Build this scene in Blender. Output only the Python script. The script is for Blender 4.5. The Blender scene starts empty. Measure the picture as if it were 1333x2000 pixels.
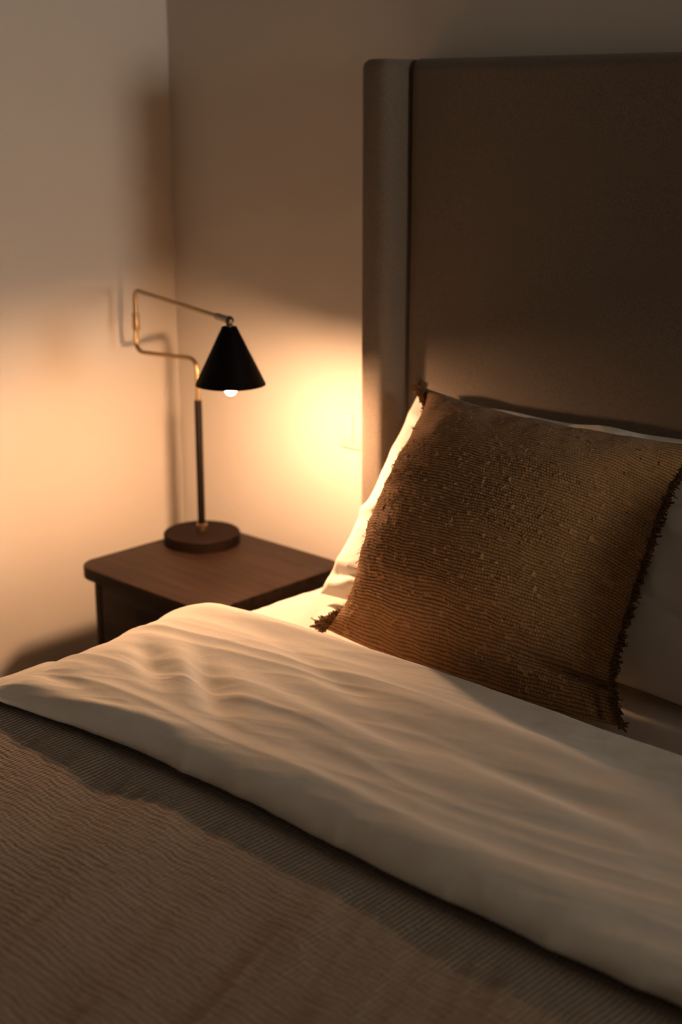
import bpy, bmesh, math, random
import numpy as np
from mathutils import Vector, Matrix

S = bpy.context.scene
COL = S.collection
PI = math.pi
random.seed(4)
RNG = np.random.default_rng(7)

# ------------------------------------------------------------------ camera
FPX, HOR = 2700.0, 800.0                    # focal length in pixels of 1333x2000
CAM = Vector((2.4257, -2.0384, 1.45))
YAW = math.radians(43.174)
PITCH = math.atan2(HOR, FPX)
cd = bpy.data.cameras.new('camera')
cam = bpy.data.objects.new('camera', cd)
COL.objects.link(cam)
cam.location = CAM
cam.rotation_euler = (PI/2 - PITCH, 0, YAW)
cd.sensor_fit = 'VERTICAL'
cd.sensor_height = 36.0
cd.lens = 36.0*FPX/2000.0
cd.clip_start = 0.02
cd.dof.use_dof = True
cd.dof.focus_distance = 1.98
cd.dof.aperture_fstop = 2.9
S.camera = cam

# ------------------------------------------------------------------ light
W = bpy.data.worlds.new('world'); S.world = W
W.use_nodes = True
W.node_tree.nodes['Background'].inputs[0].default_value = (0.55, 0.62, 0.75, 1)
W.node_tree.nodes['Background'].inputs[1].default_value = 0.02

BULB_POWER = 165.0                           # emission strength of the bulb glass
def area(name, loc, rot, sx, sy, power, col):
    l = bpy.data.lights.new(name, 'AREA'); l.shape = 'RECTANGLE'
    l.size = sx; l.size_y = sy; l.energy = power; l.color = col
    o = bpy.data.objects.new(name, l); COL.objects.link(o)
    o.location = loc; o.rotation_euler = rot
    return o
# dusk daylight through the narrow window in the right wall
area('window_daylight', (6.94, -0.60, 1.62), (0, PI/2, 0), 1.00, 1.05, 88.0, (1.0, 0.91, 0.77))
# weak fill light added behind the camera, set before the second window
area('front_fill_light', (2.2, -4.34, 1.70), (PI/2, 0, 0), 1.50, 1.20, 0.2, (1.0, 0.92, 0.78))

S.view_settings.view_transform = 'Standard'
S.view_settings.look = 'None'
S.view_settings.exposure = 0.0
S.view_settings.gamma = 1.0
S.view_settings.use_curve_mapping = False
S.cycles.max_bounces = 10
S.cycles.diffuse_bounces = 6
S.cycles.use_denoising = True
S.cycles.sample_clamp_indirect = 4.0

# ------------------------------------------------------------------ noise
def _hash(ix, iy, seed):
    h = (ix.astype(np.int64)*374761393 + iy.astype(np.int64)*668265263 + seed*982451653) & 0xffffffff
    h = ((h ^ (h >> 13))*1274126177) & 0xffffffff
    h = (h ^ (h >> 16)) & 0xffffffff
    return h/4294967295.0*2-1
def vn(x, y, seed=0):
    x = np.asarray(x, float); y = np.asarray(y, float)
    ix = np.floor(x); iy = np.floor(y); fx = x-ix; fy = y-iy
    fx = fx*fx*fx*(fx*(fx*6-15)+10); fy = fy*fy*fy*(fy*(fy*6-15)+10)
    a = _hash(ix, iy, seed); b = _hash(ix+1, iy, seed)
    c = _hash(ix, iy+1, seed); d = _hash(ix+1, iy+1, seed)
    return (a*(1-fx)+b*fx)*(1-fy)+(c*(1-fx)+d*fx)*fy
def fbm(x, y, o=4, seed=0, g=0.5):
    t = 0; a = 1; n = 0
    for i in range(o):
        t = t + a*vn(x*2**i+i*17.3, y*2**i-i*9.1, seed+i); n += a; a *= g
    return t/n
def ridge(x, y, o=3, seed=0):
    t = 0; a = 1; n = 0
    for i in range(o):
        t = t + a*(1-2*np.abs(vn(x*2**i+i*7.7, y*2**i+i*3.1, seed+i))); n += a; a *= 0.5
    return t/n
def sst(a, b, x):
    t = np.clip((x-a)/(b-a), 0, 1); return t*t*(3-2*t)
def gss(x, c, w): return np.exp(-((x-c)/w)**2)

# ------------------------------------------------------------------ materials
def mat(name, col, rough=0.9, metal=0.0, spec=0.3, sheen=0.0):
    m = bpy.data.materials.new(name); m.use_nodes = True
    b = m.node_tree.nodes['Principled BSDF']
    b.inputs['Base Color'].default_value = (*col, 1)
    b.inputs['Roughness'].default_value = rough
    b.inputs['Metallic'].default_value = metal
    b.inputs['Specular IOR Level'].default_value = spec
    if sheen:
        b.inputs['Sheen Weight'].default_value = sheen
        b.inputs['Sheen Roughness'].default_value = 0.6
    return m
def nd(m, t, **k):
    n = m.node_tree.nodes.new(t)
    for a, v in k.items(): setattr(n, a, v)
    return n
def lk(m, a, b): m.node_tree.links.new(a, b)
def coords(m, kind='Object', scale=(1, 1, 1)):
    tc = nd(m, 'ShaderNodeTexCoord'); mp = nd(m, 'ShaderNodeMapping')
    mp.inputs['Scale'].default_value = scale
    lk(m, tc.outputs[kind], mp.inputs['Vector'])
    return mp.outputs['Vector']
def noise(m, vec, sc, det=4, rough=0.5):
    n = nd(m, 'ShaderNodeTexNoise')
    n.inputs['Scale'].default_value = sc; n.inputs['Detail'].default_value = det
    n.inputs['Roughness'].default_value = rough
    lk(m, vec, n.inputs['Vector']); return n.outputs['Fac']
def tint(m, fac, c1, c2, lo=0.3, hi=0.7):
    r = nd(m, 'ShaderNodeValToRGB')
    r.color_ramp.elements[0].position = lo; r.color_ramp.elements[1].position = hi
    r.color_ramp.elements[0].color = (*c1, 1); r.color_ramp.elements[1].color = (*c2, 1)
    lk(m, fac, r.inputs['Fac'])
    lk(m, r.outputs['Color'], m.node_tree.nodes['Principled BSDF'].inputs['Base Color'])
def bump(m, fac, dist, strength=1.0, prev=None):
    b = nd(m, 'ShaderNodeBump'); b.inputs['Distance'].default_value = dist
    b.inputs['Strength'].default_value = strength
    lk(m, fac, b.inputs['Height'])
    if prev is not None: lk(m, prev, b.inputs['Normal'])
    lk(m, b.outputs['Normal'], m.node_tree.nodes['Principled BSDF'].inputs['Normal'])
    return b.outputs['Normal']
def math_node(m, op, a, b=None):
    n = nd(m, 'ShaderNodeMath', operation=op)
    for i, v in enumerate((a, b)):
        if v is None: continue
        if isinstance(v, (int, float)): n.inputs[i].default_value = v
        else: lk(m, v, n.inputs[i])
    return n.outputs[0]

M = {}
M['wall'] = mat('painted_plaster', (0.66, 0.60, 0.53), 0.85, spec=0.2)
v = coords(M['wall']); tint(M['wall'], noise(M['wall'], v, 2.5), (0.645, 0.592, 0.530), (0.675, 0.622, 0.560)); bump(M['wall'], noise(M['wall'], v, 140, 3), 0.0006, 0.4)
M['ceiling'] = mat('ceiling_paint', (0.24, 0.22, 0.20), 0.9)
bump(M['ceiling'], noise(M['ceiling'], coords(M['ceiling']), 120, 3), 0.0005, 0.4)
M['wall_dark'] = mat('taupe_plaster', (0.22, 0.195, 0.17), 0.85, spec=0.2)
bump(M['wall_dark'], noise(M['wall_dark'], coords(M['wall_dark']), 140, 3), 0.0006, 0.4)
M['trim'] = mat('trim_paint', (0.62, 0.58, 0.52), 0.6)
M['floor'] = mat('oak_floor', (0.25, 0.15, 0.08), 0.5)
tint(M['floor'], noise(M['floor'], coords(M['floor'], scale=(1.5, 18, 1)), 4, 6), (0.09, 0.05, 0.028), (0.18, 0.105, 0.06))

def cloth(name, col, thread=900, b1=0.0004, wr=0.0015, sheen=0.25, var=0.04):
    m = mat(name, col, 0.95, spec=0.15, sheen=sheen)
    v = coords(m)
    n = bump(m, noise(m, v, thread, 2), b1, 0.5)
    bump(m, noise(m, v, 30, 5, 0.6), wr, 0.5, n)
    c2 = tuple(min(1, c*(1+var)) for c in col); c1 = tuple(c*(1-var) for c in col)
    tint(m, noise(m, v, 5, 3), c1, c2)
    return m
M['duvet'] = cloth('duvet_cotton', (0.70, 0.64, 0.555), wr=0.0016)
M['sheet'] = cloth('sheet_cotton', (0.78, 0.72, 0.63), wr=0.0012)
M['pillow'] = cloth('pillow_cotton', (0.78, 0.72, 0.64), wr=0.0012)
M['linen'] = mat('headboard_linen', (0.20, 0.16, 0.125), 0.95, spec=0.15, sheen=0.2)
v = coords(M['linen'])
tint(M['linen'], noise(M['linen'], v, 420, 3, 0.7), (0.110, 0.085, 0.063), (0.200, 0.157, 0.118))
n_ = bump(M['linen'], noise(M['linen'], v, 600, 2), 0.0008, 0.7)
M['slats'] = mat('dark_stained_bed_base', (0.06, 0.04, 0.03), 0.6)

# ribbed muslin blanket: ribs follow UV.x, crinkles break them
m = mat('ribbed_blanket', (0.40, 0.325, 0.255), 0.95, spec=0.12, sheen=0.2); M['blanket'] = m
v = coords(m, 'UV')
sep = nd(m, 'ShaderNodeSeparateXYZ'); lk(m, v, sep.inputs[0])
wob = math_node(m, 'MULTIPLY', noise(m, v, 6, 2), 0.010)
ph = math_node(m, 'MULTIPLY', math_node(m, 'ADD', sep.outputs['X'], wob), 2*PI/0.0068)
rib = math_node(m, 'SINE', ph)
n1 = bump(m, rib, 0.0012, 0.65)
mp = nd(m, 'ShaderNodeMapping'); mp.inputs['Scale'].default_value = (30, 105, 1); lk(m, v, mp.inputs['Vector'])
w2 = math_node(m, 'MULTIPLY', noise(m, v, 22, 4, 0.65), 0.022)
ph2 = math_node(m, 'MULTIPLY', math_node(m, 'ADD', sep.outputs['Y'], w2), 2*PI/0.0085)
cross = math_node(m, 'MULTIPLY', math_node(m, 'SINE', ph2), noise(m, v, 26, 2))
n1 = bump(m, cross, 0.0014, 0.6, n1)
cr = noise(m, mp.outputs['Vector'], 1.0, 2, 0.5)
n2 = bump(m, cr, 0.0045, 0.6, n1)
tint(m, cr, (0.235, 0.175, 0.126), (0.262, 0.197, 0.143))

# rough hand-woven cushion cloth
def jute(name, a, b):
    m = mat(name, a, 0.95, spec=0.1, sheen=0.15)
    v = coords(m, 'UV')
    mp = nd(m, 'ShaderNodeMapping'); mp.inputs['Scale'].default_value = (160, 620, 1); lk(m, v, mp.inputs['Vector'])
    w = nd(m, 'ShaderNodeAttribute', attribute_name='weave').outputs['Fac']
    f = math_node(m, 'MULTIPLY', math_node(m, 'ADD', noise(m, mp.outputs['Vector'], 1.0, 3, 0.7), 0.9), w)
    f = math_node(m, 'MULTIPLY', f, 0.75)
    tint(m, f, a, b, 0.22, 0.95)  # gaps between rows darker: brown warp plus occlusion painted into the colour
    bump(m, noise(m, v, 1500, 3, 0.7), 0.0008, 0.7)
    return m
M['jute'] = jute('woven_jute', (0.070, 0.029, 0.010), (0.49, 0.262, 0.102))
M['fibre'] = mat('loose_jute_fibre', (0.50, 0.29, 0.135), 0.9, spec=0.1)
M['fringe'] = mat('jute_fringe', (0.21, 0.118, 0.052), 0.95, spec=0.1)

m = mat('dark_walnut', (0.05, 0.025, 0.015), 0.55, spec=0.12); M['walnut'] = m
v = coords(m, scale=(3, 40, 40))
f_ = noise(m, v, 1.6, 6, 0.6); tint(m, f_, (0.010, 0.005, 0.0035), (0.034, 0.018, 0.011))
bump(m, f_, 0.0006, 0.5)
M['hole_shade'] = mat('drawer_hole_shade', (0.012, 0.008, 0.006), 0.8)
M['brass'] = mat('aged_brass', (0.40, 0.28, 0.14), 0.34, metal=1.0)
bump(M['brass'], noise(M['brass'], coords(M['brass']), 90, 3), 0.0002, 0.3)
M['chrome'] = mat('dark_nickel', (0.22, 0.19, 0.15), 0.3, metal=1.0)
M['black'] = mat('matte_black_lacquer', (0.003, 0.0025, 0.0025), 0.6, spec=0.06)
bump(M['black'], noise(M['black'], coords(M['black']), 300, 2), 0.0001, 0.3)
M['shade_in'] = mat('shade_white_lining', (0.75, 0.70, 0.60), 0.6)
M['bronze'] = mat('dark_bronze_lacquer', (0.02, 0.01, 0.007), 0.6, spec=0.05)
tint(M['bronze'], noise(M['bronze'], coords(M['bronze']), 25, 4), (0.006, 0.003, 0.002), (0.010, 0.005, 0.0035))
M['bulb'] = mat('lit_bulb_glass', (1, 1, 1), 0.3)
b = M['bulb'].node_tree.nodes['Principled BSDF']
b.inputs['Emission Color'].default_value = (1.0, 0.555, 0.295, 1)
b.inputs['Emission Strength'].default_value = BULB_POWER*10
M['plastic'] = mat('switch_plastic', (0.66, 0.60, 0.52), 0.45)
M['rubber'] = mat('brown_black_leather', (0.005, 0.003, 0.002), 0.6, spec=0.06)
M['glass'] = mat('window_glass', (0.9, 0.92, 0.95), 0.05)
M['glass'].node_tree.nodes['Principled BSDF'].inputs['Transmission Weight'].default_value = 1.0

# ------------------------------------------------------------------ helpers
def new(name, me, m, parent=None, smooth=True):
    o = bpy.data.objects.new(name, me); COL.objects.link(o)
    if m is not None: me.materials.append(m)
    if smooth:
        me.polygons.foreach_set('use_smooth', [True]*len(me.polygons))
    if parent is not None:
        o.parent = parent
        o.location = -Vector(parent_world(parent))
    return o
def parent_world(p):
    v = Vector((0, 0, 0))
    while p is not None: v += p.location; p = p.parent
    return v
def empty(name, loc, label, cat, group=None):
    o = bpy.data.objects.new(name, None); COL.objects.link(o)
    o.empty_display_size = 0.1; o.location = loc
    return tag(o, label, cat, group)
def tag(o, label=None, cat=None, group=None, kind=None):
    if label: o['label'] = label
    if cat: o['category'] = cat
    if group: o['group'] = group
    if kind: o['kind'] = kind
    return o
def from_bm(name, bm, m, parent=None, smooth=True, sharp=40):
    me = bpy.data.meshes.new(name)
    bmesh.ops.recalc_face_normals(bm, faces=bm.faces)
    if smooth:
        lim = math.radians(sharp)
        for e in bm.edges:
            if len(e.link_faces) == 2 and e.calc_face_angle(0) > lim: e.smooth = False
    bm.to_mesh(me); bm.free()
    return new(name, me, m, parent, smooth)
def boxbm(x0, x1, y0, y1, z0, z1, bev=0.0, seg=3, bm=None):
    own = bm or bmesh.new()
    t = bmesh.new(); bmesh.ops.create_cube(t, size=1)
    for q in t.verts:
        q.co = Vector((x0+(q.co.x+.5)*(x1-x0), y0+(q.co.y+.5)*(y1-y0), z0+(q.co.z+.5)*(z1-z0)))
    if bev: bmesh.ops.bevel(t, geom=t.edges[:], offset=bev, segments=seg, affect='EDGES', profile=0.5)
    me = bpy.data.meshes.new('t'); t.to_mesh(me); t.free(); own.from_mesh(me); bpy.data.meshes.remove(me)
    return own
def lathe(prof, seg=64, centre=(0, 0, 0), bm=None):
    bm = bm or bmesh.new(); rings = []
    for r, z in prof:
        if r < 1e-6: rings.append([bm.verts.new((centre[0], centre[1], centre[2]+z))])
        else: rings.append([bm.verts.new((centre[0]+r*math.cos(2*PI*i/seg), centre[1]+r*math.sin(2*PI*i/seg), centre[2]+z)) for i in range(seg)])
    for a, b in zip(rings, rings[1:]):
        for i in range(seg):
            j = (i+1) % seg
            if len(a) == 1 and len(b) == 1: continue
            if len(a) == 1: bm.faces.new((a[0], b[j], b[i]))
            elif len(b) == 1: bm.faces.new((a[i], a[j], b[0]))
            else: bm.faces.new((a[i], a[j], b[j], b[i]))
    return bm
def round_path(pts, rad, seg=8):
    pts = [Vector(p) for p in pts]; out = [pts[0]]
    for a, b, c in zip(pts, pts[1:], pts[2:]):
        u = (a-b).normalized(); w = (c-b).normalized()
        p0 = b+u*rad; p1 = b+w*rad
        for i in range(seg+1):
            t = i/seg
            out.append(p0*(1-t)**2+b*2*t*(1-t)+p1*t*t)
    out.append(pts[-1]); return out
def tube(pts, r, seg=16, bm=None, cap=True):
    bm = bm or bmesh.new(); pts = [Vector(p) for p in pts]; rings = []
    n = None
    for i, p in enumerate(pts):
        t = (pts[min(i+1, len(pts)-1)]-pts[max(i-1, 0)]).normalized()
        if n is None:
            n = t.cross(Vector((0.13, 0.91, 0.37))).normalized()
        n = (n-t*n.dot(t)).normalized(); b = t.cross(n)
        rr = r[i] if isinstance(r, (list, tuple)) else r
        rings.append([bm.verts.new(p+(n*math.cos(2*PI*k/seg)+b*math.sin(2*PI*k/seg))*rr) for k in range(seg)])
    for a, c in zip(rings, rings[1:]):
        for k in range(seg): bm.faces.new((a[k], a[(k+1) % seg], c[(k+1) % seg], c[k]))
    if cap: bm.faces.new(rings[0][::-1]); bm.faces.new(rings[-1])
    return bm
def grid_mesh(name, P, uv=None, closed_v=False):
    """P: (nu, nv, 3) array -> mesh"""
    nu, nv, _ = P.shape
    me = bpy.data.meshes.new(name)
    co = P.reshape(-1, 3)
    i = np.arange(nu-1)[:, None]; jn = nv if closed_v else nv-1
    j = np.arange(jn)[None, :]
    a = i*nv+j; b = (i+1)*nv+j; c = (i+1)*nv+(j+1) % nv; d = i*nv+(j+1) % nv
    F = np.stack([a, b, c, d], -1).reshape(-1, 4)
    me.vertices.add(len(co)); me.vertices.foreach_set('co', co.astype(np.float32).ravel())
    me.loops.add(F.size); me.loops.foreach_set('vertex_index', F.astype(np.int32).ravel())
    me.polygons.add(len(F))
    me.polygons.foreach_set('loop_start', np.arange(0, F.size, 4, dtype=np.int32))
    me.polygons.foreach_set('loop_total', np.full(len(F), 4, dtype=np.int32))
    if uv is not None:
        l = me.uv_layers.new(name='UVMap')
        l.data.foreach_set('uv', uv.reshape(-1, 2)[F.ravel()].astype(np.float32).ravel())
    me.update(calc_edges=True); me.validate()
    return me
def merge(meshes):
    bm = bmesh.new()
    for q in meshes: bm.from_mesh(q); bpy.data.meshes.remove(q)
    bmesh.ops.remove_doubles(bm, verts=bm.verts, dist=1e-5)
    return bm

# ------------------------------------------------------------------ the room
RX, RY, RZ, T = 7.0, -4.4, 2.7, 0.12
def struct(name, bm, m, parent=None, smooth=False):
    o = from_bm(name, bm, m, parent, smooth)
    if parent is None: o['kind'] = 'structure'
    return o
struct('floor', boxbm(-T, RX+T, RY-T, T, -0.1, 0.0), M['floor'])
struct('ceiling', boxbm(-T, RX+T, RY-T, T, RZ, RZ+0.1), M['ceiling'])
struct('wall_left', boxbm(-T, 0, RY, T, 0, RZ), M['wall'])
struct('wall_back', boxbm(0, RX, 0, T, 0, RZ), M['wall'])
def wall_hole(name, axis, at, th, a0, a1, h0, h1, z0, z1):
    bm = bmesh.new()
    def bx(p, q, r, s):
        if axis == 'x': boxbm(at, at+th, p, q, r, s, bm=bm)
        else: boxbm(p, q, at, at+th, r, s, bm=bm)
    bx(a0, h0, 0, RZ); bx(h1, a1, 0, RZ); bx(h0, h1, 0, z0); bx(h0, h1, z1, RZ)
    return struct(name, bm, M['wall_dark'])
wall_hole('wall_right', 'x', RX, T, RY, T, -1.17, -0.03, 1.08, 2.18)
wall_hole('wall_front', 'y', RY-T, T, 0, RX, 1.55, 2.85, 0.95, 2.45)
# window frames
bm = bmesh.new()
for a in ((-1.17, -1.13, 1.08, 2.18), (-0.07, -0.03, 1.08, 2.18), (-1.13, -0.07, 1.08, 1.12), (-1.13, -0.07, 2.14, 2.18)):
    boxbm(RX+0.02, RX+0.08, *a, 0.004, 2, bm)
w1 = struct('window_1', bm, M['trim'])
from_bm('pane', boxbm(RX+0.045, RX+0.051, -1.13, -0.07, 1.12, 2.14), M['glass'], w1, False)
bm = bmesh.new()
for a in ((1.55, 1.60, 0.95, 2.45), (2.80, 2.85, 0.95, 2.45), (1.60, 2.80, 0.95, 1.0), (1.60, 2.80, 2.40, 2.45)):
    boxbm(a[0], a[1], RY-0.09, RY-0.03, a[2], a[3], 0.004, 2, bm)
w2 = struct('window_2', bm, M['trim'])
from_bm('pane', boxbm(1.60, 2.80, RY-0.063, RY-0.057, 1.0, 2.40), M['glass'], w2, False)
struct('baseboard_left', boxbm(0, 0.012, RY, 0, 0, 0.08, 0.003, 2), M['trim'])
struct('baseboard_back', boxbm(0.012, RX, -0.012, 0, 0, 0.08, 0.003, 2), M['trim'])

# wall switch between nightstand and headboard
sw = empty('wall_switch', (0.556, 0, 0.81), 'cream double wall switch plate between the lamp and the headboard', 'switch')
from_bm('cover_plate', boxbm(0.514, 0.600, -0.008, 0.0, 0.766, 0.855, 0.003, 3), M['plastic'], sw)
for k in range(2):
    x0 = 0.529+k*0.029
    from_bm('rocker', boxbm(x0, x0+0.027, -0.012, -0.004, 0.782, 0.839, 0.0015, 2), M['plastic'], sw)

# ------------------------------------------------------------------ bed
BL, BR = 0.712, 2.392           # outer edges of the headboard wings
bed = empty('bed', (1.55, -1.05, 0), 'upholstered bed with a tall dark taupe winged headboard', 'bed')
def wing(x0, x1, inner):
    bm = boxbm(x0, x1, -0.165, -0.006, 0.04, 1.523, 0.017, 5)
    for q in bm.verts:
        q.co.x += 0.0012*math.sin(q.co.z*7+x0)
    return from_bm('headboard_wing', bm, M['linen'], hb, sharp=80)
# upholstered panel: pillowed grid
nu, nv = 160, 120
u = np.linspace(0, 1, nu)[:, None]; v = np.linspace(0, 1, nv)[None, :]
px0, px1, pz0, pz1 = BL+0.058, BR-0.058, 0.18, 1.524
e = 0.022
def edge(a, L):            # distance based rounding
    d = np.minimum(a, 1-a)*L
    return np.sqrt(np.clip(1-(1-np.clip(d/e, 0, 1))**2, 0, 1))
uu = 0.5-0.5*np.cos(np.clip(u, 0, 1)*PI); uu = 0.35*uu+0.65*u
vv = 0.5-0.5*np.cos(v*PI)
X = px0+(px1-px0)*uu+0*v; Z = pz0+(pz1-pz0)*vv+0*u
Y = -0.07-0.035*edge(uu, px1-px0)*np.clip(edge(vv, pz1-pz0), 0, 1)-0.008*np.sin(uu*PI)*np.sin(vv*PI)
Y += 0.0012*fbm(X*4, Z*4, 3, 5)
P = np.stack([X, Y, Z], -1)
bmh = bmesh.new()
me = grid_mesh('p', P); bmh.from_mesh(me); bpy.data.meshes.remove(me)
boxbm(px0+0.002, px1-0.002, -0.072, -0.006, pz0+0.002, pz1-0.002, 0.0, 1, bmh)
hb = from_bm('headboard', bmh, M['linen'], bed, sharp=60)
wing(BL, BL+0.062, 1); wing(BR-0.062, BR, -1)
base_bm = boxbm(0.745, 2.36, -2.10, -0.115, 0.10, 0.36, 0.02, 3)
from_bm('bed_base', base_bm, M['linen'], bed)
for x in (0.80, 2.30):
    for y in (-0.22, -2.04):
        from_bm('leg', boxbm(x-0.025, x+0.025, y-0.025, y+0.025, 0, 0.10, 0.004, 2), M['slats'], bed)

MT = 0.600                       # top of the sheeted mattress
ML, MR = 0.722, 2.382
mt = empty('mattress', (1.55, -1.1, 0.36), 'mattress under a smooth white fitted sheet, bare beside the nightstand', 'mattress')
from_bm('mattress_core', boxbm(ML+0.008, MR-0.008, -2.085, -0.175, 0.362, MT-0.012, 0.03, 4), M['sheet'], mt)
def wrap(p, xL, xR, ztop, r):
    """flat coordinate across the bed -> x and drop, rolled over both edges"""
    q = np.asarray(p, float)
    W_ = xR-xL
    x = np.empty_like(q); z = np.empty_like(q); L = r*PI/2
    def side(d):                 # d: distance past the start of the curve
        a = np.clip(d/r, 0, PI/2)
        dx = r*np.sin(a); dz = r*(1-np.cos(a))
        return dx, dz+np.maximum(d-L, 0)
    dl = np.maximum((r)-q, 0); dr = np.maximum(q-(W_-r), 0)
    dx1, dz1 = side(dl); dx2, dz2 = side(dr)
    x = np.clip(q, r, W_-r)-dx1+dx2+xL
    return x, ztop-dz1-dz2
# fitted sheet (top and sides)
def sheet():
    q = np.concatenate([np.linspace(-0.19, 0.08, 34), np.linspace(0.085, 1.58, 330), np.linspace(1.585, 1.86, 30)])
    y = np.linspace(-0.172, -2.055, 330)
    Q, Yg = np.meshgrid(q, y, indexing='ij')
    x, z = wrap(Q, ML, MR, MT, 0.060)
    amp = np.ones_like(Q)
    z = z+0.0035*fbm(x*7+3, Yg*7, 4, 11)+0.0016*ridge(x*14+Yg*5, Yg*16, 2, 13)
    # soft pulled creases beside the pillow
    z = z+0.004*gss(x+0.5*Yg, 0.62, 0.02)*sst(-0.7, -0.3, Yg)+0.003*gss(x+0.8*Yg, 0.55, 0.014)
    z = wrap(Q, ML, MR, MT, 0.060)[1]*(1-sst(-0.60, -0.52, Yg))+z*sst(-0.60, -0.52, Yg)-0.003*(1-sst(-0.60, -0.52, Yg))
    yy = Yg+0*x
    z = z-0.02*(1-sst(0, 0.05, np.abs(Yg+0.172)))
    return grid_mesh('fitted_sheet', np.stack([x, yy, z], -1))
new('fitted_sheet', sheet(), M['sheet'], mt)

# ------------------------------------------------------------------ ribbed blanket
def blanket_z(x, y):
    z = 0.005*fbm(x*3, y*3, 3, 21)
    # crinkles running down the bed
    a = x*0.88-y*0.47; b = x*0.47+y*0.88
    z = z+0.0050*ridge(b*2.0+0.3*fbm(x*4, y*4, 2, 3), a*0+x*9+y*3.0, 3, 23)
    z = z+0.0009*fbm(x*42, y*24, 3, 27)
    return z*sst(-1.02, -1.10, y)
def blanket():
    q = np.concatenate([np.linspace(-0.34, 0.1, 60), np.linspace(0.102, 1.3, 520), np.linspace(1.31, 2.06, 90)])
    y = np.concatenate([np.linspace(-0.935, -2.05, 490), np.linspace(-2.055, -2.42, 70)])
    Q, Yg = np.meshgrid(q, y, indexing='ij')
    x, z = wrap(Q, ML-0.021, MR+0.021, MT+0.018, 0.12)
    z = z+blanket_z(Q+ML, Yg)
    side = np.clip((-Q)/0.2, 0, 1)
    x = x-0.02*side*sst(-1.1, -1.3, Yg)*(0.5+0.5*np.sin(Yg*11+fbm(Yg*3, Q, 2, 5)*3))
    # roll over the foot of the bed
    over = np.clip(-2.06-Yg, 0, None); a = np.clip(over/0.06, 0, PI/2)
    yy = np.where(over > 0, -2.06-0.06*np.sin(a), Yg)-0.004*np.clip(over/0.1, 0, 1)*np.sin(Q*15)
    z = z-0.06*(1-np.cos(a))-np.maximum(over-0.06*PI/2, 0)
    return grid_mesh('blanket', np.stack([x, yy, z], -1), np.stack([Q, Yg], -1))
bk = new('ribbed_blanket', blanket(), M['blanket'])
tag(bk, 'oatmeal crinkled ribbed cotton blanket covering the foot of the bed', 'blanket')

# ------------------------------------------------------------------ turned back duvet
def duvet():
    # cross section (y, z) from hem under the front, over the top, down behind
    prof = np.array([(-0.86, .636), (-0.94, .634), (-0.980, .629), (-0.998, .626), (-1.007, .632), (-1.009, .643), (-1.000, .655),
                     (-0.982, .665), (-0.955, .670), (-0.90, .673), (-0.82, .673), (-0.74, .671), (-0.67, .669),
                     (-0.618, .666), (-0.583, .655), (-0.570, .633), (-0.590, .617), (-0.63, .616), (-0.70, .618)])
    d = np.r_[0, np.cumsum(np.hypot(*np.diff(prof, axis=0).T))]
    s = np.linspace(0, d[-1], 300)
    # catmull-ish smoothing of the polyline
    py = np.interp(s, d, prof[:, 0]); pz = np.interp(s, d, prof[:, 1])
    for _ in range(30):
        py[1:-1] = (py[:-2]+2*py[1:-1]+py[2:])/4; pz[1:-1] = (pz[:-2]+2*pz[1:-1]+pz[2:])/4
    q = np.concatenate([np.linspace(-0.30, 0.2, 110), np.linspace(0.203, 1.35, 420), np.linspace(1.36, 2.02, 70)])
    Q, Sg = np.meshgrid(q, s, indexing='ij')
    PY = np.interp(Sg, s, py); PZ = np.interp(Sg, s, pz)
    tz = np.clip((PZ-.61)/.063, 0, 1)                      # 0 on the bed, 1 on top
    x, drop = wrap(Q, ML-0.036, MR+0.036, 0.0, 0.045+0.118*tz)
    nx = Q
    top = sst(0.25, 0.8, tz)
    # long soft folds running across the bed
    w = 0.35*fbm(nx*1.5, PY*3, 2, 31)
    h = (0.0060+0.0035*sst(0.3, 0.8, nx))*fbm(nx*1.4+PY*1.2, PY*11-nx*0.5+w*2, 3, 33)
    h += 0.0050*(ridge(nx*1.1+0.7, PY*13-nx*0.9+w*2, 2, 35)-0.3)
    h += 0.0012*ridge(nx*5+PY*4, PY*22-nx*6, 2, 37)
    h += 0.0005*fbm(nx*28, PY*45, 3, 39)
    # dimples near the left end where the cloth is pulled over the edge
    for (cx, cy, rx, ry, ang, am) in DIMPLES:
        c_, s_ = math.cos(ang), math.sin(ang)
        a = (nx-cx)*c_+(PY-cy)*s_; b = -(nx-cx)*s_+(PY-cy)*c_
        h += am*np.exp(-(a/rx)**2-(b/ry)**2)
    h = h-0.028*np.exp(-nx/0.22)*(1-sst(-0.95, -0.62, PY))-0.006*np.exp(-nx/0.3)
    z = PZ+drop+h*top
    y = PY-0.010*fbm(nx*2.2, Sg*5, 3, 41)*(1-top)*sst(0.0, 0.3, tz)*1.5+0.005*np.sin(nx*4.1)+0.035*(nx-0.5)*sst(-0.85, -0.65, PY)
    y = y-0.085*np.exp(-nx/0.25)*(1-sst(-0.95,-0.68,PY))-0.004*ridge(nx*9, Sg*6, 2, 43)*sst(0.1, 0.4, tz)*(1-top)
    # the puffed edge leans and thins out towards the left end
    return grid_mesh('duvet', np.stack([x, y, z], -1), np.stack([Q, Sg], -1))
DIMPLES = [(0.250, -0.840, 0.075, 0.019, -0.50, -0.013), (0.375, -0.845, 0.100, 0.022, -0.55, -0.016), (0.310, -0.830, 0.09, 0.018, -0.52, 0.006),
           (0.340, -0.975, 0.110, 0.013, 0.10, 0.007), (0.170, -0.930, 0.08, 0.018, -0.20, -0.008), (0.47, -0.72, 0.16, 0.020, -0.30, -0.007),
           (0.56, -0.80, 0.20, 0.022, -0.10, -0.008), (0.80, -0.72, 0.24, 0.020, -0.02, 0.008), (0.85, -0.79, 0.26, 0.022, -0.03, -0.009)]
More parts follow.
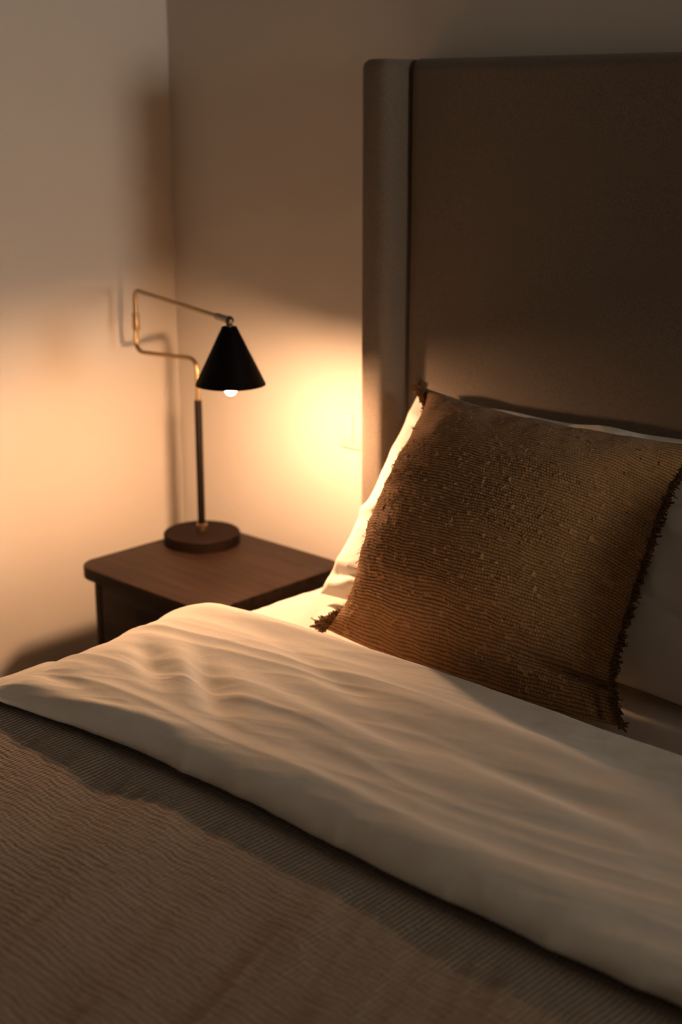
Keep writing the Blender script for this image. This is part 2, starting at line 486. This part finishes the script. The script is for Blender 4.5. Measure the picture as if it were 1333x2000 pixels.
dv = new('duvet', duvet(), M['duvet'])
tag(dv, 'white cotton duvet turned back in a thick band across the bed', 'duvet')

# ------------------------------------------------------------------ pillows
def frame_pillow(c00, c10, c01, c11, nu, nv, thick, pinch, sag, power, disp, sides=(1, -1), belly=0.0):
    """bilinear quad of corners (bottom-left, bottom-right, top-left, top-right), bulged both ways"""
    c00, c10, c01, c11 = map(np.array, (c00, c10, c01, c11))
    nrm = np.cross(c10-c00, c01-c00); nrm = nrm/np.linalg.norm(nrm)   # towards the camera side (-y)
    eu = (c10-c00)/np.linalg.norm(c10-c00); ev = (c01-c00)/np.linalg.norm(c01-c00)
    out = []
    u = np.linspace(-1, 1, nu)[:, None]+np.zeros((1, nv)); v = np.linspace(-1, 1, nv)[None, :]+np.zeros((nu, 1))
    u = np.sign(u)*(1-(1-np.abs(u))**1.15); v = np.sign(v)*(1-(1-np.abs(v))**1.15)
    for sgn in sides:
        U = (u+1)/2; V = (v+1)/2
        base = ((1-U)*(1-V))[..., None]*c00+(U*(1-V))[..., None]*c10+((1-U)*V)[..., None]*c01+(U*V)[..., None]*c11
        # edges pulled in between the corners
        iu = -np.sign(u)*np.abs(u)**3*sag[0]*(1-np.abs(v)**sag[2]); iv = -np.sign(v)*np.abs(v)**3*np.where(v < 0, sag[3], sag[1])*(1-u**2)**1.0
        w_ = (1-np.abs(u)**power)*(1-np.abs(v)**power)
        t = thick*np.clip(w_, 0, 1)**pinch*(1-belly*(1-sst(-1, -0.5, v)))
        eb = np.clip(np.minimum(1-np.abs(u), 1-np.abs(v))/0.05, 0, 1)
        du, dv_, dn = disp(u, v, sgn)
        p = base+(iu+du*eb)[..., None]*eu+(iv+dv_*eb)[..., None]*ev+(sgn*(t+dn*eb))[..., None]*nrm
        out.append((p, np.stack([U*np.linalg.norm(c10-c00), V*np.linalg.norm(c01-c00)], -1)))
    return out, (eu, ev, nrm)

# white pillow leaning on the headboard
def pd(u, v, sgn):
    dn = 0.010*fbm(u*1.8, v*1.8, 3, 51)+0.006*ridge(u*2.5+v*1.2, v*2.2-u*1.5, 2, 53)
    # gathers at the left seam
    g = np.exp(-(1+u)/0.22)
    dn = dn+g*(0.003+0.010*sst(-0.3, -0.9, v))*np.sin(v*19+u*9+3*fbm(v*3, u*2, 2, 3)*2)+0.004*np.exp(-(1-v)/0.2)*np.sin(u*17+2*fbm(u*4, v, 2, 6))
    # crease
    if sgn > 0: dn = dn-0.008*gss(v+0.1*u, -0.30, 0.03)*sst(0.55, 0.8, u)
    du = 0.0045*np.sin(v*13+1.0)*np.exp(-(1+u)/0.3)+0.005*fbm(v*6, u*2, 2, 57)
    dv2 = 0.006*np.sin(u*11)*np.exp(-(1-v)/0.3)
    return du, dv2, dn
faces, _ = frame_pillow((0.824, -0.385, 0.618), (1.575, -0.375, 0.618), (0.846, -0.150, 0.944), (1.575, -0.150, 0.958), 300, 220, 0.066, 0.45, (0.012, 0.012, 2.0, 0.012), 2.6, pd)
bm = merge([grid_mesh('w', f[0], f[1]) for f in faces])
pw = from_bm('white_pillow', bm, M['pillow'], sharp=180)
tag(pw, 'plump white pillow on the lamp side, behind the brown woven cushion', 'pillow')

# brown hand-woven cushion
CB = ((0.948, -0.508, 0.622), (1.512, -0.497, 0.622), (0.948, -0.262, 0.988), (1.490, -0.262, 0.975))
LU, LV = 0.557, 0.45
def cdisp(u, v, sgn):
    global TH
    U = (u+1)/2*LU; V = (v+1)/2*LV
    dn = 0.006*fbm(u*1.6, v*1.6, 3, 61)
    dn = dn-0.026*gss(v+0.06*u, -0.72, 0.035)*sst(0.2, 0.75, u)      # crease above the lower right corner
    dn = dn-0.012*gss(u, 0.90, 0.03)*sst(-0.4, -0.9, v)*1.0
    dn = dn+0.004*np.sin(v*16+u*3)*np.exp(-(1+u)/0.12)
    # woven rows: thick weft in rows, warp threads making beads
    coarse = sst(0.62, 0.40, v)*sst(-1.0, -0.86, v)*0.6+0.4
    coarse = coarse*(0.75+0.5*vn(V*60, U*2, 63))
    wob = 0.0016*fbm(U*26, V*55, 3, 65)
    row = (V+wob)/0.0047
    r = np.abs(np.sin(row*PI))
    par = np.floor(row) % 2
    bead = np.abs(np.sin((U/0.0050+par*0.5+0.5*vn(U*40, V*200, 67))*PI))
    th = (0.35+0.65*r)*(0.66+0.34*bead)*(0.94+0.12*vn(U*120, V*215, 68))
    dn = dn+0.0032*coarse*th+0.0006*coarse*vn(U*210, V*230, 69)
    # slubs
    sl = np.clip(vn(U*95, V*160, 71)-0.55, 0, 1)/0.45
    sl = np.clip(vn(U*120, V*190, 71)-0.66, 0, 1)/0.34*sst(0.55, 0.35, v)
    dn = dn+0.0024*sl
    TH = np.clip(th+0.5*sl, 0, 1.1)
    return 0.004*fbm(v*5, u*5, 2, 73)+0*u, 0.003*fbm(u*6, v*5, 2, 75), dn
fr, (EU, EV, EN) = frame_pillow(*CB, 700, 600, 0.148, 0.68, (0.044, 0.018, 5.0, -0.014), 2.4, cdisp, (1,), 0.40)
bkf, _ = frame_pillow(*CB, 90, 80, 0.028, 0.50, (0.044, 0.018, 5.0, -0.014), 2.4, lambda u, v, s: (0*u, 0*u, 0.004*fbm(u*2, v*2, 2, 3)), (-1,))
cu = empty('woven_cushion', ((CB[0][0]+CB[1][0])/2, -0.48, 0.62), 'rough brown hand-woven cushion with frayed sides, nearest the lamp', 'cushion')
fc = new('front_cover', grid_mesh('front_cover', *fr[0]), M['jute'], cu)
at = fc.data.attributes.new('weave', 'FLOAT', 'POINT'); at.data.foreach_set('value', TH.astype(np.float32).ravel())
bc = new('back_cover', grid_mesh('back_cover', *bkf[0]), M['jute'], cu)
at = bc.data.attributes.new('weave', 'FLOAT', 'POINT'); at.data.foreach_set('value', np.full(90*80, 0.7, np.float32))
# frayed side seams
def strands(name, gen, n, m='fringe'):
    bm = bmesh.new()
    for k in range(n):
        pts, rr = gen(k)
        tube(pts, rr, 4, bm, cap=False)
    o = from_bm(name, bm, M[m], cu, sharp=180); o['kind'] = 'stuff'; return o
Pf = fr[0][0]
def edge_pt(i, t):
    j = int(t*(Pf.shape[1]-1)); return Vector(Pf[i, j])
EUv, EVv, ENv = Vector(EU), Vector(EV), Vector(EN)
def side_fringe(sg):
    def g(k):
        t = random.random()
        if sg < 0 and random.random() < 0.85: t = random.choice((1-0.12*random.random()**1.3, 0.10*random.random()))
        p = edge_pt(0 if sg < 0 else -1, t)
        cor = max(0, abs(t-0.5)*2-0.80)/0.20
        L = (0.005+0.006*random.random())*(0.6+1.0*cor) if sg < 0 else 0.004+0.008*random.random()
        d = (EUv*sg*(0.9 if sg > 0 else 0.55)+EVv*random.uniform(-0.5, 0.5)+ENv*random.uniform(-0.4, 0.7)).normalized()
        c = Vector((random.uniform(-1, 1), random.uniform(-1, 1), random.uniform(-1, 1)))*L*0.6
        p = p+EVv*random.uniform(-.002, .002)+ENv*random.uniform(-.004, .005)-EUv*sg*0.003
        r = random.uniform(0.0009, 0.0019)
        return [p, p+d*L*0.35+c*0.5, p+d*L*0.7+c, p+d*L+c*0.4], [r, r*1.1, r*0.9, r*0.5]
    return g
strands('frayed_edge', side_fringe(-1), 1700)
strands('frayed_edge', side_fringe(1), 1500)
def ear(k):
    top = k % 2
    i = random.randint(0, 16); w = random.random()**1.4*0.085
    j = int((1-w if top else w)*(Pf.shape[1]-1))
    p = Vector(Pf[i, j]); L = random.uniform(0.003, 0.009); r = random.uniform(0.0006, 0.0013)
    d = (-EUv*random.uniform(0.1, 1)+EVv*random.uniform(-.8, .8)+ENv*random.uniform(-0.3, 0.9)).normalized()
    c = Vector((random.uniform(-1, 1), random.uniform(-1, 1), random.uniform(-1, 1)))*L*0.7
    return [p, p+d*L*0.4+c*0.5, p+d*L*0.8+c, p+d*L*0.7+c*0.2+EVv*L*0.3], [r, r*1.1, r, r*0.7]
strands('corner_tuft', ear, 900)
# loose loops and stray fibres on the face
def fuzz(k):
    i = int((random.random()**(2.0 if k % 2 else 1.0))*(Pf.shape[0]*0.93))+12; j = int(random.uniform(0.03, 0.93)*Pf.shape[1])
    i = min(i, Pf.shape[0]-2); p = Vector(Pf[i, j])
    a = random.uniform(0, 2*PI); L = random.uniform(0.003, 0.009); d = EUv*math.cos(a)+EVv*math.sin(a)
    h = random.uniform(0.0015, 0.0035); r = random.choice((0.00025, 0.0003, 0.0004, 0.0008))
    s = d.cross(ENv)*random.uniform(-1, 1)*L*0.5
    return [p+ENv*0.0012, p+d*L*0.3+ENv*h+s*0.5, p+d*L*0.7+ENv*h+s, p+d*L+ENv*0.0010+s*0.3], r
strands('loose_fibres', fuzz, 900, 'fibre')

# unseen second pillow and cushion, added on the other half to block low window light
def copy_tree(o, dx, label):
    c = o.copy(); COL.objects.link(c); c.location.x += dx; c['label'] = label
    for ch in list(o.children):
        k = ch.copy(); COL.objects.link(k); k.parent = c
    return c
copy_tree(pw, 0.752, 'plump white pillow, added unseen on the window half of the bed, leaning on the headboard')
copy_tree(cu, 0.76, 'brown woven cushion, added unseen on the window half of the bed, beyond the first cushion')

# ------------------------------------------------------------------ nightstand
NX0, NX1, NY0, NY1 = 0.204, 0.612, -0.466, -0.085
ns = empty('nightstand', ((NX0+NX1)/2, (NY0+NY1)/2, 0), 'dark walnut nightstand with a rounded overhanging top beside the bed', 'nightstand')
def rounded_slab(x0, x1, y0, y1, z0, z1, rad, bev):
    bm = bmesh.new(); pts = []
    for cx, cy, a0 in ((x1-rad, y1-rad, 0), (x0+rad, y1-rad, 90), (x0+rad, y0+rad, 180), (x1-rad, y0+rad, 270)):
        for k in range(13):
            a = math.radians(a0+k*7.5); pts.append((cx+rad*math.cos(a), cy+rad*math.sin(a)))
    lo = [bm.verts.new((x, y, z0)) for x, y in pts]
    f = bm.faces.new(lo); r = bmesh.ops.extrude_face_region(bm, geom=[f])
    for q in r['geom']:
        if isinstance(q, bmesh.types.BMVert): q.co.z = z1
    es = [e for e in bm.edges if abs(e.verts[0].co.z-e.verts[1].co.z) < 1e-6]
    bmesh.ops.bevel(bm, geom=es, offset=bev, segments=3, affect='EDGES', profile=0.5)
    return bm
from_bm('tabletop', rounded_slab(NX0, NX1, NY0, NY1, 0.524, 0.550, 0.048, 0.003), M['walnut'], ns)
bx0, bx1, by0, by1 = NX0+0.028, NX1-0.028, NY0+0.028, NY1-0.02
from_bm('side_panel', boxbm(bx0, bx0+0.020, by0, by1, 0.0, 0.524, 0.002, 2), M['walnut'], ns)
from_bm('side_panel', boxbm(bx1-0.020, bx1, by0, by1, 0.0, 0.524, 0.002, 2), M['walnut'], ns)
from_bm('back_panel', boxbm(bx0+0.02, bx1-0.02, by1-0.012, by1, 0.06, 0.524), M['walnut'], ns)
from_bm('shelf', boxbm(bx0+0.02, bx1-0.02, by0+0.004, by1-0.012, 0.06, 0.080, 0.002, 2), M['walnut'], ns)
from_bm('shelf', boxbm(bx0+0.02, bx1-0.02, by0+0.004, by1-0.012, 0.335, 0.350, 0.002, 2), M['walnut'], ns)
dr = from_bm('drawer', boxbm(bx0+0.022, bx1-0.022, by0, by0+0.018, 0.353, 0.520, 0.002, 2), M['walnut'], ns)
# oval finger hole of the drawer: flat dark patch, its shade painted as colour
cxh, czh = (bx0+bx1)/2, 0.475
bm = bmesh.new()
def stad(rx, rz, n=40): return [(cxh+math.copysign(abs(math.cos(2*PI*k/n))**0.7, math.cos(2*PI*k/n))*rx, czh+math.copysign(abs(math.sin(2*PI*k/n))**0.9, math.sin(2*PI*k/n))*rz) for k in range(n)]
a = [bm.verts.new((x, by0-0.0005, z)) for x, z in stad(0.045, 0.016)]; bm.faces.new(a)
a2 = [bm.verts.new((x, by0+0.001, z)) for x, z in stad(0.045, 0.016)]
for k in range(40): bm.faces.new((a[k], a[(k+1) % 40], a2[(k+1) % 40], a2[k]))
from_bm('finger_hole_patch', bm, M['hole_shade'], dr)

# ------------------------------------------------------------------ lamp
LB = Vector((0.286, -0.191, 0.550))
lamp = empty('table_lamp', LB, 'lit brass and black swing-arm table lamp with a conical shade on the nightstand', 'lamp')
from_bm('base', lathe([(0, 0), (0.079, 0), (0.081, 0.002), (0.081, 0.022), (0.079, 0.0245), (0.0, 0.0250)], 96, LB), M['bronze'], lamp, sharp=35)
from_bm('collar', lathe([(0.0, 0.0250), (0.0095, 0.0250), (0.0095, 0.034), (0.0122, 0.035), (0.0122, 0.041), (0.0085, 0.043), (0.0, 0.043)], 32, LB), M['brass'], lamp, sharp=35)
PX, PY_ = LB.x, LB.y
from_bm('pole', lathe([(0.0, 0.043), (0.0078, 0.043), (0.0078, 0.306), (0.0066, 0.309), (0, 0.309)], 32, LB), M['rubber'], lamp, sharp=35)
zE1, zE2 = 0.9365, 1.069
E0 = Vector((PX, PY_, 0.857)); A0 = Vector((PX, PY_, 0.945)); A1 = Vector((0.088, PY_, zE1)); A2 = Vector((0.092, PY_, zE2))
JT = Vector((0.561, -0.352, 1.0715))
pth = round_path([E0, A0, A1, A2-Vector((0, 0, 0.060))], 0.028, 10)
from_bm('lower_arm', tube(pth, 0.0046, 16), M['brass'], lamp)
ud = (JT-A2).normalized()
pth = round_path([A2-Vector((0, 0, 0.055)), A2, JT-ud*0.045], 0.024, 10)
from_bm('upper_arm', tube(pth, 0.0046, 16), M['brass'], lamp)
from_bm('swivel_sleeve', lathe([(0, -0.018), (0.0066, -0.018), (0.0076, -0.016), (0.0076, 0.016), (0.0066, 0.018), (0, 0.018)], 24, A2-Vector((0, 0, 0.067))), M['brass'], lamp, sharp=35)
from_bm('arm_tip', tube([JT-ud*0.050, JT-ud*0.048, JT-ud*0.004, JT], [0.0045, 0.0068, 0.0068, 0.006], 20), M['chrome'], lamp)
bm = bmesh.new()
bmesh.ops.create_uvsphere(bm, u_segments=24, v_segments=16, radius=0.0088, matrix=Matrix.Translation(JT+Vector((0.004, 0, -0.001))))
tube([JT+Vector((0.004, 0, -0.004)), JT+Vector((0.004, 0, -0.026))], 0.0055, 16, bm)
from_bm('knuckle', bm, M['chrome'], lamp)
SC = Vector((JT.x+0.004, JT.y, 0))
zt, zb = 1.0575, 0.9530
shade = from_bm('lamp_shade', lathe([(0.0, zt+0.002), (0.0135, zt+0.002), (0.0145, zt), (0.0648, zb+0.001), (0.0650, zb), (0.0638, zb)], 96, SC), M['black'], lamp, sharp=35)
from_bm('shade_lining', lathe([(0.0638, zb), (0.0136, zt-0.004), (0.0, zt-0.004)], 96, SC), M['shade_in'], shade, sharp=60)
from_bm('bulb_socket', lathe([(0, zt-0.006), (0.013, zt-0.006), (0.013, zb+0.045), (0.0, zb+0.045)], 24, SC), M['black'], lamp, sharp=35)
pr_ = []
for k in range(17):
    a = k/16.0
    pr_.append((0.0152*math.sin(a*PI/2)**0.9 if k else 0.0, zb-0.0205+0.034*(1-math.cos(a*PI/2))))
pr_ += [(0.0145, zb+0.021), (0.0120, zb+0.032), (0.0100, zb+0.040), (0.0100, zb+0.050)]
from_bm('bulb', lathe(pr_, 40, SC), M['bulb'], lamp)
